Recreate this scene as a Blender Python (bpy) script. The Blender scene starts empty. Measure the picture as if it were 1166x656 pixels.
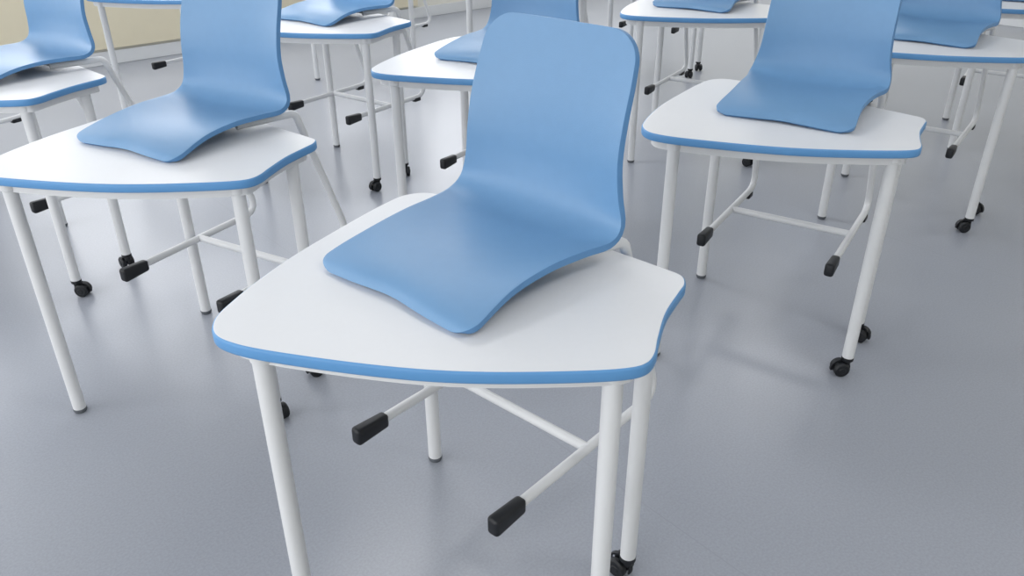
import bpy, bmesh, math
import numpy as np
from mathutils import Vector, Matrix
C=bpy.context
# ---------------------------------------------------------------- materials
def lin(c): 
    return tuple(((x/255)/12.92 if x/255<=.04045 else ((x/255+.055)/1.055)**2.4) for x in c)+(1,)
def mat(name,col,rough=.5,spec=.5,noise=0,nscale=60,bump=0,bscale=400,coat=0,metal=0):
    m=bpy.data.materials.new(name); m.use_nodes=True
    nt=m.node_tree; b=nt.nodes['Principled BSDF']
    b.inputs['Roughness'].default_value=rough; b.inputs['Specular IOR Level'].default_value=spec
    b.inputs['Coat Weight'].default_value=coat; b.inputs['Metallic'].default_value=metal
    tc=nt.nodes.new('ShaderNodeTexCoord')
    n=nt.nodes.new('ShaderNodeTexNoise'); n.inputs['Scale'].default_value=nscale; n.inputs['Detail'].default_value=4
    nt.links.new(tc.outputs['Object'],n.inputs['Vector'])
    r=nt.nodes.new('ShaderNodeMix'); r.data_type='RGBA'
    r.inputs['A'].default_value=tuple(x*(1-noise) for x in col[:3])+(1,)
    r.inputs['B'].default_value=tuple(min(1,x*(1+noise)) for x in col[:3])+(1,)
    nt.links.new(n.outputs['Fac'],r.inputs['Factor']); nt.links.new(r.outputs['Result'],b.inputs['Base Color'])
    if bump:
        n2=nt.nodes.new('ShaderNodeTexNoise'); n2.inputs['Scale'].default_value=bscale
        nt.links.new(tc.outputs['Object'],n2.inputs['Vector'])
        bp=nt.nodes.new('ShaderNodeBump'); bp.inputs['Strength'].default_value=bump; bp.inputs['Distance'].default_value=.001
        nt.links.new(n2.outputs['Fac'],bp.inputs['Height']); nt.links.new(bp.outputs['Normal'],b.inputs['Normal'])
    return m
M_blue=mat('blue_plastic',lin((107,149,189)),.42,.5,.03,40,.3,700)
M_rim=mat('blue_plastic_rim',lin((90,138,186)),.45,.45,.03,40)
M_edge=mat('blue_edge_band',lin((94,150,202)),.4,.4,.02,40)
M_top=mat('white_laminate',lin((225,226,228)),.38,.4,.012,90,.1,900)
M_frame=mat('white_powdercoat',lin((219,220,221)),.35,.45,.01,30)
M_black=mat('black_plastic',lin((24,26,30)),.45,.4,.1,60)
M_grey=mat('grey_glide',lin((90,94,100)),.5,.4,.05,60)
M_wall=mat('painted_wall',lin((226,224,214)),.8,.2,.02,6)
M_panel=mat('cream_panel',lin((222,213,188)),.6,.3,.03,8)
M_base=mat('white_trim',lin((220,222,224)),.5,.3,.01,20)
M_ceil=mat('ceiling_white',lin((238,238,236)),.9,.2,.01,5)
# floor: linoleum with speckle, mottling and welded seams
def floor_mat():
    m=bpy.data.materials.new('linoleum'); m.use_nodes=True; nt=m.node_tree; N=nt.nodes; L=nt.links
    b=N['Principled BSDF']; tc=N.new('ShaderNodeTexCoord')
    n=N.new('ShaderNodeTexNoise'); n.inputs['Scale'].default_value=1.3; n.inputs['Detail'].default_value=5
    L.new(tc.outputs['Object'],n.inputs['Vector'])
    n2=N.new('ShaderNodeTexNoise'); n2.inputs['Scale'].default_value=160; n2.inputs['Detail'].default_value=3
    L.new(tc.outputs['Object'],n2.inputs['Vector'])
    base=lin((155,159,168))
    a=N.new('ShaderNodeMix'); a.data_type='RGBA'
    a.inputs['A'].default_value=tuple(x*.96 for x in base[:3])+(1,); a.inputs['B'].default_value=tuple(x*1.04 for x in base[:3])+(1,)
    L.new(n.outputs['Fac'],a.inputs['Factor'])
    r=N.new('ShaderNodeMapRange'); r.inputs['From Min'].default_value=.35; r.inputs['From Max'].default_value=.65
    r.inputs['To Min'].default_value=.94; r.inputs['To Max'].default_value=1.05
    L.new(n2.outputs['Fac'],r.inputs['Value'])
    s=N.new('ShaderNodeMix'); s.data_type='RGBA'; s.blend_type='MULTIPLY'; s.inputs['Factor'].default_value=1
    L.new(a.outputs['Result'],s.inputs['A']); L.new(r.outputs['Result'],s.inputs['B'])
    sp=N.new('ShaderNodeSeparateXYZ'); L.new(tc.outputs['Object'],sp.inputs['Vector'])
    w0=N.new('ShaderNodeMath'); w0.operation='ADD'; w0.inputs[1].default_value=10-1.25; L.new(sp.outputs['X'],w0.inputs[0])
    w=N.new('ShaderNodeMath'); w.operation='PINGPONG'; w.inputs[1].default_value=1.0; L.new(w0.outputs[0],w.inputs[0])
    g=N.new('ShaderNodeMath'); g.operation='LESS_THAN'; g.inputs[1].default_value=.0014; L.new(w.outputs[0],g.inputs[0])
    k=N.new('ShaderNodeMix'); k.data_type='RGBA'; k.inputs['B'].default_value=tuple(x*.9 for x in base[:3])+(1,)
    L.new(g.outputs[0],k.inputs['Factor']); L.new(s.outputs['Result'],k.inputs['A'])
    L.new(k.outputs['Result'],b.inputs['Base Color'])
    b.inputs['Roughness'].default_value=.28; b.inputs['Specular IOR Level'].default_value=.45
    bp=N.new('ShaderNodeBump'); bp.inputs['Strength'].default_value=.08; bp.inputs['Distance'].default_value=.001
    L.new(n2.outputs['Fac'],bp.inputs['Height']); L.new(bp.outputs['Normal'],b.inputs['Normal'])
    return m
M_floor=floor_mat()
# ---------------------------------------------------------------- mesh helpers
def mesh(name,v,f,m,smooth=True,angle=40):
    me=bpy.data.meshes.new(name); me.from_pydata([tuple(x) for x in v],[],f); me.materials.append(m); me.update()
    bm=bmesh.new(); bm.from_mesh(me); bmesh.ops.recalc_face_normals(bm,faces=bm.faces); bm.to_mesh(me); bm.free()
    if smooth:
        for p in me.polygons: p.use_smooth=True
        try: me.set_sharp_from_angle(angle=math.radians(angle))
        except Exception: pass
    return me
def merge(lst):
    V=[];F=[]
    for v,f in lst:
        o=len(V); V+= [tuple(x) for x in v]; F+=[tuple(i+o for i in ff) for ff in f]
    return V,F
def cyl(r,z0,z1,x=0,y=0,n=28,bev=.0,r1=None):
    r1=r if r1 is None else r1
    prof=[(r-bev,z0),(r,z0+bev),(r1,z1-bev),(r1-bev,z1)] if bev else [(r,z0),(r1,z1)]
    V=[];F=[]
    for rr,z in prof:
        for i in range(n):
            a=2*math.pi*i/n; V.append((x+rr*math.cos(a),y+rr*math.sin(a),z))
    for k in range(len(prof)-1):
        for i in range(n):
            j=(i+1)%n; F.append((k*n+i,k*n+j,(k+1)*n+j,(k+1)*n+i))
    F.append(tuple(range(n))[::-1]); F.append(tuple(range((len(prof)-1)*n,len(prof)*n)))
    return V,F
def xf(vf,Mx): return [Mx@Vector(v) for v in vf[0]],vf[1]
def fillet(pts,r,n=8):
    pts=[Vector(p) for p in pts]; out=[pts[0]]
    for i in range(1,len(pts)-1):
        a,b,c=pts[i-1],pts[i],pts[i+1]; d1=(a-b).normalized(); d2=(c-b).normalized()
        rr=r[i-1] if isinstance(r,(list,tuple)) else r
        ang=d1.angle(d2); t=min(rr/math.tan(ang/2),(a-b).length*.49,(c-b).length*.49)
        p0=b+d1*t; p2=b+d2*t
        for k in range(n+1):
            s=k/n; out.append(p0*(1-s)**2+b*2*s*(1-s)+p2*s*s)
    out.append(pts[-1]); return out
def tube(pts,r,n=16,closed=False,prof=None):
    pts=[Vector(p) for p in pts]; m=len(pts); V=[];F=[]
    tang=[]
    for i in range(m):
        a=pts[(i-1)%m] if (closed or i>0) else pts[i]; b=pts[(i+1)%m] if (closed or i<m-1) else pts[i]
        tang.append((b-a).normalized())
    up=Vector((0,0,1)) if abs(tang[0].z)<.9 else Vector((1,0,0))
    nrm=(up-tang[0]*up.dot(tang[0])).normalized()
    if prof is None: prof=[(r*math.cos(2*math.pi*k/n),r*math.sin(2*math.pi*k/n)) for k in range(n)]
    n=len(prof)
    for i in range(m):
        nrm=(nrm-tang[i]*nrm.dot(tang[i])).normalized(); bi=tang[i].cross(nrm)
        for a,b in prof: V.append(pts[i]+nrm*a+bi*b)
    for i in range(m if closed else m-1):
        for k in range(n):
            j=(k+1)%n; i2=(i+1)%m; F.append((i*n+k,i*n+j,i2*n+j,i2*n+k))
    if not closed: F.append(tuple(range(n))[::-1]); F.append(tuple(range((m-1)*n,m*n)))
    return V,F
def catmull(P,sub,closed=True):
    P=[np.array(p,float) for p in P]; n=len(P); out=[]
    for i in range(n if closed else n-1):
        if closed: p0,p1,p2,p3=P[(i-1)%n],P[i],P[(i+1)%n],P[(i+2)%n]
        else: p0,p1,p2,p3=P[max(i-1,0)],P[i],P[i+1],P[min(i+2,n-1)]
        def tj(ti,a,b): return ti+max(np.linalg.norm(b-a),1e-6)**.5
        if not closed and i==0: p0=2*p1-p2
        if not closed and i==n-2: p3=2*p2-p1
        t0=0;t1=tj(t0,p0,p1);t2=tj(t1,p1,p2);t3=tj(t2,p2,p3)
        for k in range(sub):
            t=t1+(t2-t1)*k/sub
            A1=(t1-t)/(t1-t0)*p0+(t-t0)/(t1-t0)*p1;A2=(t2-t)/(t2-t1)*p1+(t-t1)/(t2-t1)*p2;A3=(t3-t)/(t3-t2)*p2+(t-t2)/(t3-t2)*p3
            B1=(t2-t)/(t2-t0)*A1+(t-t0)/(t2-t0)*A2;B2=(t3-t)/(t3-t1)*A2+(t-t1)/(t3-t1)*A3
            out.append((t2-t)/(t2-t1)*B1+(t-t1)/(t2-t1)*B2)
    if not closed: out.append(P[-1])
    return out
def obj(name,me,parent=None,loc=(0,0,0),rotz=0):
    o=bpy.data.objects.new(name,me); C.scene.collection.objects.link(o); o.location=loc; o.rotation_euler=(0,0,rotz)
    if parent: o.parent=parent
    return o
# ---------------------------------------------------------------- table parts
OUT=[(-.036,-.05),(-.044,.04),(-.050,.085),(-.046,.115),(-.028,.138),(.10,.205),(.26,.266),(.46,.308),(.60,.322),(.650,.310),(.684,.27),(.700,.2),
     (.71,.04),(.698,-.14),(.68,-.29),(.662,-.355),(.625,-.388),(.56,-.388),(.34,-.335),(.12,-.256),(.01,-.218),(-.03,-.2),(-.043,-.17),(-.041,-.13)]
outline=catmull(OUT,8)
def offset(poly,d):
    n=len(poly); res=[]
    for i in range(n):
        t=poly[(i+1)%n]-poly[(i-1)%n]; t=t/np.linalg.norm(t); nn=np.array([t[1],-t[0]])
        res.append(poly[i]+nn*d)
    return res
area_=sum(outline[i][0]*outline[(i+1)%len(outline)][1]-outline[(i+1)%len(outline)][0]*outline[i][1] for i in range(len(outline)))
S=1 if area_<0 else -1
def loops(spec):
    V=[];F=[];n=len(outline)
    for d,z in spec:
        for p in offset(outline,S*d): V.append((p[0],p[1],z))
    for k in range(len(spec)-1):
        for i in range(n):
            j=(i+1)%n; F.append((k*n+i,k*n+j,(k+1)*n+j,(k+1)*n+i))
    return V,F,n,len(spec)
V,F,n,k=loops([(.004,.7272),(.0012,.728),(0,.7305),(0,.7455),(.001,.748),(.0035,.7497)])
me_edge=mesh('edge_band',V,F,M_edge,angle=60)
V,F,n,k=loops([(.0035,.7497),(.005,.75)])
F.append(tuple(range(n,2*n)))
V2,F2,_,_=loops([(.004,.7272)]); F2=[tuple(range(n))[::-1]]
V,F=merge([(V,F),(V2,F2)])
me_top=mesh('table_top',V,F,M_top,smooth=False)
ring=[(p[0],p[1],.713) for p in offset(outline,S*.042)]
me_ring=mesh('frame_ring',*tube(ring,.01,closed=True,prof=[(-.014,-.011),(.014,-.011),(.014,.011),(-.014,.011)]),M_frame)
LEG={'A':(.578,.285),'B':(.012,.108),'C':(.012,-.130),'D':(.602,-.318)}
def leg(z0): return merge([cyl(.0178,z0,.7269,n=32,bev=.0015),cyl(.0205,.702,.7269,n=32,bev=.002)])
me_leg=mesh('leg_glide',*leg(.012),M_frame)
me_legc=mesh('leg_short',*leg(.062),M_frame)
me_foot=mesh('glide',*merge([cyl(.0188,.004,.014,n=32,bev=.002),cyl(.016,0,.004,n=32)]),M_grey)
def caster():
    Rx=Matrix.Rotation(math.pi/2,4,'X'); L=[]
    for s in (-1,1):
        w=cyl(.024,-.009,.009,n=32,bev=.004); L.append(xf(w,Matrix.Translation((.018,s*.0145,.024))@Rx))
        h=cyl(.011,-.0115,.0115,n=20,bev=.002); L.append(xf(h,Matrix.Translation((.018,s*.0145,.024))@Rx))
    arc=[(.018+.029*math.cos(a),.0,.024+.029*math.sin(a)) for a in np.linspace(math.radians(-15),math.radians(205),18)]
    L.append(tube(arc,.01,prof=[(-.003,-.005),(.002,-.005),(.002,.005),(-.003,.005)]))
    L.append(tube([(.018,0,.024),(.006,0,.05)],.01,prof=[(-.018,-.004),(.018,-.004),(.018,.004),(-.018,.004)]))
    L.append(cyl(.0185,.050,.066,n=28,bev=.003)); L.append(cyl(.012,.036,.052,n=20))
    return merge(L)
me_cast=mesh('caster',*caster(),M_black)
CA=[(200,-20),(150,60),(30,160),(-100,10),(80,120)]
def table(x,y,a,ci=0):
    e=obj('student_table',None,None,(x,y,0),a)
    obj('table_top',me_top,e); obj('edge_band',me_edge,e); obj('frame_ring',me_ring,e)
    for i,(k,(lx,ly)) in enumerate(LEG.items()):
        if k in 'AD':
            obj('leg_%d'%(i+1),me_leg,e,(lx,ly,0)); obj('glide_%d'%(i+1),me_foot,e,(lx,ly,0))
        else:
            obj('leg_%d'%(i+1),me_legc,e,(lx,ly,0)); obj('caster_%d'%(i+1),me_cast,e,(lx,ly,0),math.radians(CA[ci%5][0 if k=='B' else 1]))
    return e
# ---------------------------------------------------------------- chair parts (z=0 is the floor the chair would stand on)
T=.46
prof=[(.046,.010),(.036,.023),(.005,.035),(-.08,.043),(-.18,.041),(-.27,.038),(-.340,.043),(-.380,.068),(-.397,.125),(-.402,.19),(-.411,.26),(-.428,.335),(-.441,.395),(-.446,.421)]
hwk=[.200,.203,.202,.194,.197,.206,.219,.217,.203,.196,.194,.191,.184,.178]
dzk=[-.006,-.007,-.008,.003,.014,.015,.010,.004,0,0,0,0,0,0]
dyk=[0,0,0,0,0,0,.004,.014,.026,.030,.026,.018,.010,.008]
P=catmull([(a,b,c,d,e) for (a,b),c,d,e in zip(prof,hwk,dzk,dyk)],8,closed=False)
P=np.array(P); ds=np.r_[0,np.cumsum(np.linalg.norm(np.diff(P[:,:2],axis=0),axis=1))]; Lt=ds[-1]
rf,rb_=.042,.055
s=np.r_[rf*(1-np.cos(np.linspace(0,math.pi/2,11)[:-1])),np.linspace(rf,Lt-rb_,50)[:-1],Lt-rb_+rb_*np.sin(np.linspace(0,math.pi/2,13))]
Q=np.array([[np.interp(x,ds,P[:,k]) for k in range(5)] for x in s])
NC=29; V=[];F=[]
for i,x in enumerate(s):
    y,z,hw,dz,dy=Q[i]
    if x<rf: hw=hw-rf+math.sqrt(max(0,rf*rf-(rf-x)**2))
    if x>Lt-rb_: hw=hw-rb_+math.sqrt(max(0,rb_*rb_-(rb_-(Lt-x))**2))
    full=Q[i][2]
    for j in range(NC):
        w=-1+2*j/(NC-1); w=math.copysign(1-(1-abs(w))**1.25,w); X=w*hw; q=(X/full)
        fl=max(0,1-x/.09)                      # front lip recedes a little between the two thigh lobes
        lip=-.010*fl*math.exp(-(q/.35)**2)
        V.append((X,y+dy*abs(q)**2.4+lip,T+z+dz*abs(q)**2.2))
for i in range(len(s)-1):
    for j in range(NC-1): F.append((i*NC+j,i*NC+j+1,(i+1)*NC+j+1,(i+1)*NC+j))
me_shell=mesh('shell',V,F,M_blue,angle=180)
me_shell.materials.append(M_rim)
if sum(p.normal.z for p in me_shell.polygons)<0: me_shell.flip_normals()
def bake(me,mods):
    o=bpy.data.objects.new('tmp',me); C.scene.collection.objects.link(o)
    for t,kw in mods:
        m=o.modifiers.new(t,t)
        for k_,v_ in kw.items(): setattr(m,k_,v_)
    dg=C.evaluated_depsgraph_get(); r=bpy.data.meshes.new_from_object(o.evaluated_get(dg)); bpy.data.objects.remove(o); return r
me_shell=bake(me_shell,[('SOLIDIFY',dict(thickness=.013,offset=-1,material_offset_rim=1)),('BEVEL',dict(width=.004,segments=3,limit_method='ANGLE',angle_limit=math.radians(50)))])
me_shell.name='shell'
for p in me_shell.polygons: p.use_smooth=True
r=.0115; tubes=[]
for sx in (-1,1):
    pts=[(sx*.208,-.045,.022),(sx*.208,-.575,.022),(sx*.196,-.412,.479),(sx*.13,-.24,.477)]
    tubes.append(tube(fillet(pts,[.05,.024]),r))
tubes.append(tube([(-.208,-.305,.022),(.208,-.305,.022)],r))
tubes.append(tube([(-.14,-.26,.477),(.14,-.26,.477)],.008))
me_cf=mesh('sled_frame',*merge(tubes),M_frame)
def rbox(cx,cy,cz,sx,sy,sz,b):
    bm=bmesh.new(); bmesh.ops.create_cube(bm,size=1); 
    for v in bm.verts: v.co=Vector((v.co.x*sx,v.co.y*sy,v.co.z*sz))
    if b: bmesh.ops.bevel(bm,geom=bm.edges[:]+bm.verts[:],offset=b,segments=3,affect='EDGES',profile=.5)
    for v in bm.verts: v.co+=Vector((cx,cy,cz))
    bm.verts.index_update(); R=([v.co.copy() for v in bm.verts],[tuple(v.index for v in f.verts) for f in bm.faces]); bm.free(); return R
caps=[]
for sx in (-1,1):
    b=rbox(0,0,0,.030,.092,.044,.009)
    vv=[Vector((v.x*(1-.10*(v.y<0)),v.y,v.z*(1-.18*(v.y<0)))) for v in b[0]]
    caps.append(([v+Vector((sx*.208,-.042,.018)) for v in vv],b[1]))
    caps.append(rbox(sx*.208,-.50,.010,.027,.045,.020,.005))
me_cap=mesh('foot_cap',*merge(caps),M_black)
def chair(x,y,a,z=.29):
    e=obj('school_chair',None,None,(x,y,z),a)
    obj('seat_shell',me_shell,e); obj('sled_frame',me_cf,e); obj('foot_caps',me_cap,e)
    return e
# ---------------------------------------------------------------- placement
D=math.radians
sets=[ # table x,y,angle, chair local x,y,yaw
 (.2183,1.1836,2.7399,.422,.064,-18.6),
 (-.6431,2.0059,2.7918,.39,.030,-9),
 (1.1104,2.199,2.6455,.33,.026,-4),
 (.218,2.979,2.726,.345,.035,-9),
 (-.59,3.786,2.659,.40,.035,-8),
 (-1.565,2.745,2.726,.39,.035,-10),
 (1.275,4.116,2.752,.38,.04,-10),
 (2.03,3.263,2.59,.36,.035,-5),
 (-1.64,4.72,2.70,.38,.04,-8),
 (.40,5.00,2.70,.38,.04,-8),
 (-.75,5.85,2.70,.38,.04,-12),
 (-2.50,3.45,2.75,.38,.04,-8),
 (2.25,5.05,2.70,.38,.04,-8),
 (3.05,4.25,2.70,.38,.04,-8),
 (1.35,5.95,2.70,.38,.04,-8),
]
for i,(x,y,a,cx,cy,yw) in enumerate(sets):
    table(x,y,a,i)
    chair(x+math.cos(a)*cx-math.sin(a)*cy,y+math.sin(a)*cx+math.cos(a)*cy,a+D(yw))
# ---------------------------------------------------------------- room (axes rotated by PH about the camera's plumb line)
PH=D(40.5); room=Matrix.Rotation(PH,4,'Z')
U0,U1,N0,N1,HC=-5.2,8.5,-3.2,6.87,3.1
def rb(name,u0,u1,n0,n1,z0,z1,m,bev=0):
    v,f=rbox((u0+u1)/2,(n0+n1)/2,(z0+z1)/2,u1-u0,n1-n0,z1-z0,bev)
    o=obj(name,mesh(name,v,f,m,smooth=False)); o.rotation_euler=(0,0,PH); return o
rb('floor',U0,U1,N0,N1,-.1,0,M_floor)
rb('ceiling',U0,U1,N0,N1,HC,HC+.1,M_ceil)
def wall_with_openings(name,axis,pos,a0,a1,ops,m,th=.2):
    L=[]
    def bx(p0,p1,z0,z1):
        if p1-p0<1e-4 or z1-z0<1e-4: return
        lo,hi=(pos,pos+th) if pos>0 else (pos-th,pos)
        if axis=='u': L.append(rbox((p0+p1)/2,(lo+hi)/2,(z0+z1)/2,p1-p0,th,z1-z0,0))
        else: L.append(rbox((lo+hi)/2,(p0+p1)/2,(z0+z1)/2,th,p1-p0,z1-z0,0))
    cur=a0
    for (p0,p1,z0,z1) in ops:
        bx(cur,p0,0,HC); bx(p0,p1,0,z0); bx(p0,p1,z1,HC); cur=p1
    bx(cur,a1,0,HC)
    o=obj(name,mesh(name,*merge(L),m,smooth=False)); o.rotation_euler=(0,0,PH); return o
opsF=[(-4.4,-2.2,.9,2.8),(-1.8,.4,.9,2.8),(.8,3.0,.9,2.8),(3.4,5.6,.9,2.8),(6.0,8.0,.9,2.8)]
opsL=[(-2.6,-.4,.9,2.8),(0,2.2,.9,2.8),(2.6,4.8,.9,2.8)]
wall_with_openings('wall_back','u',N1,U0-.2,U1+.2,opsF,M_wall)
wall_with_openings('wall_left','n',U0,N0,N1,opsL,M_wall)
wall_with_openings('wall_right','n',U1,N0,N1,[],M_wall)
wall_with_openings('wall_front','u',N0,U0-.2,U1+.2,[],M_wall)
rb('baseboard_back',U0,U1,N1-.018,N1,0,.10,M_base,.004)
rb('baseboard_left',U0,U0+.018,N0,N1-.02,0,.10,M_base,.004)
rb('baseboard_right',U1-.018,U1,N0,N1-.02,0,.10,M_base,.004)
rb('trim_1',U0+.02,U1-.02,N1-.05,N1-.001,.84,.90,M_base,.006)
def window(i,axis,pos,op):
    p0,p1,z0,z1=op; L=[]; fr=.06; q=pos+.08 if pos>0 else pos-.08
    def bx(a,b,c,d):
        if axis=='u': L.append(rbox((a+b)/2,q,(c+d)/2,b-a,.07,d-c,0))
        else: L.append(rbox(q,(a+b)/2,(c+d)/2,.07,b-a,d-c,0))
    bx(p0,p1,z0,z0+fr);bx(p0,p1,z1-fr,z1);bx(p0,p0+fr,z0+fr,z1-fr);bx(p1-fr,p1,z0+fr,z1-fr);m_=(p0+p1)/2;bx(m_-fr/2,m_+fr/2,z0+fr,z1-fr)
    o=obj('window_%d'%i,mesh('window_%d'%i,*merge(L),M_base,smooth=False)); o.rotation_euler=(0,0,PH)
i=1
def area(name,u,nn,z,sx,sy,dirv,power,col):
    l=bpy.data.lights.new(name,'AREA'); l.shape='RECTANGLE'; l.size=sx; l.size_y=sy; l.energy=power; l.color=col
    o=bpy.data.objects.new(name,l); C.scene.collection.objects.link(o)
    d=room.to_3x3()@Vector(dirv); o.location=room@Vector((u,nn,z)); o.rotation_euler=d.to_track_quat('-Z','Y').to_euler()
for op in opsF:
    window(i,'u',N1,op); area('daylight_window_%d'%i,(op[0]+op[1])/2,N1+.02,(op[2]+op[3])/2,op[1]-op[0],1.8,(0,-1,-.15),50,(.98,.985,1)); i+=1
for op in opsL:
    window(i,'n',U0,op); area('daylight_window_%d'%i,U0-.02,(op[0]+op[1])/2,(op[2]+op[3])/2,op[1]-op[0],1.8,(1,0,-.15),72,(.98,.985,1)); i+=1
for k_,(u,nn) in enumerate([(-2,-.5),(2,-.5),(6,-.5),(-2,3.5),(2,3.5),(6,3.5)]):
    rb('ceiling_light',u-.6,u+.6,nn-.3,nn+.3,HC-.03,HC-.001,M_base)
    area('panel_light_%d'%k_,u,nn,HC-.035,1.15,.55,(0,0,-1),22,(.99,.99,1))
for k_ in range(6):
    u=U0+.4+k_*1.6
    rb('wall_panel',u,u+1.45,N1-.04,N1-.001,.12,.80,M_panel,.004)
# ---------------------------------------------------------------- world
w=bpy.data.worlds.new('World'); C.scene.world=w; w.use_nodes=True
w.node_tree.nodes['Background'].inputs['Color'].default_value=(.85,.92,1,1); w.node_tree.nodes['Background'].inputs['Strength'].default_value=1.0
# ---------------------------------------------------------------- camera
cd=bpy.data.cameras.new('camera'); cam=bpy.data.objects.new('camera',cd); C.scene.collection.objects.link(cam)
cd.sensor_width=36; cd.lens=919.1/1166*36; cd.clip_start=.05
cam.matrix_world=Matrix.Translation((0,0,1.4634))@Matrix.Rotation(math.pi/2-.4991,4,'X')@Matrix.Rotation(-.0052,4,'Z')
C.scene.camera=cam
C.scene.view_settings.view_transform='Standard'
C.scene.view_settings.exposure=-.13
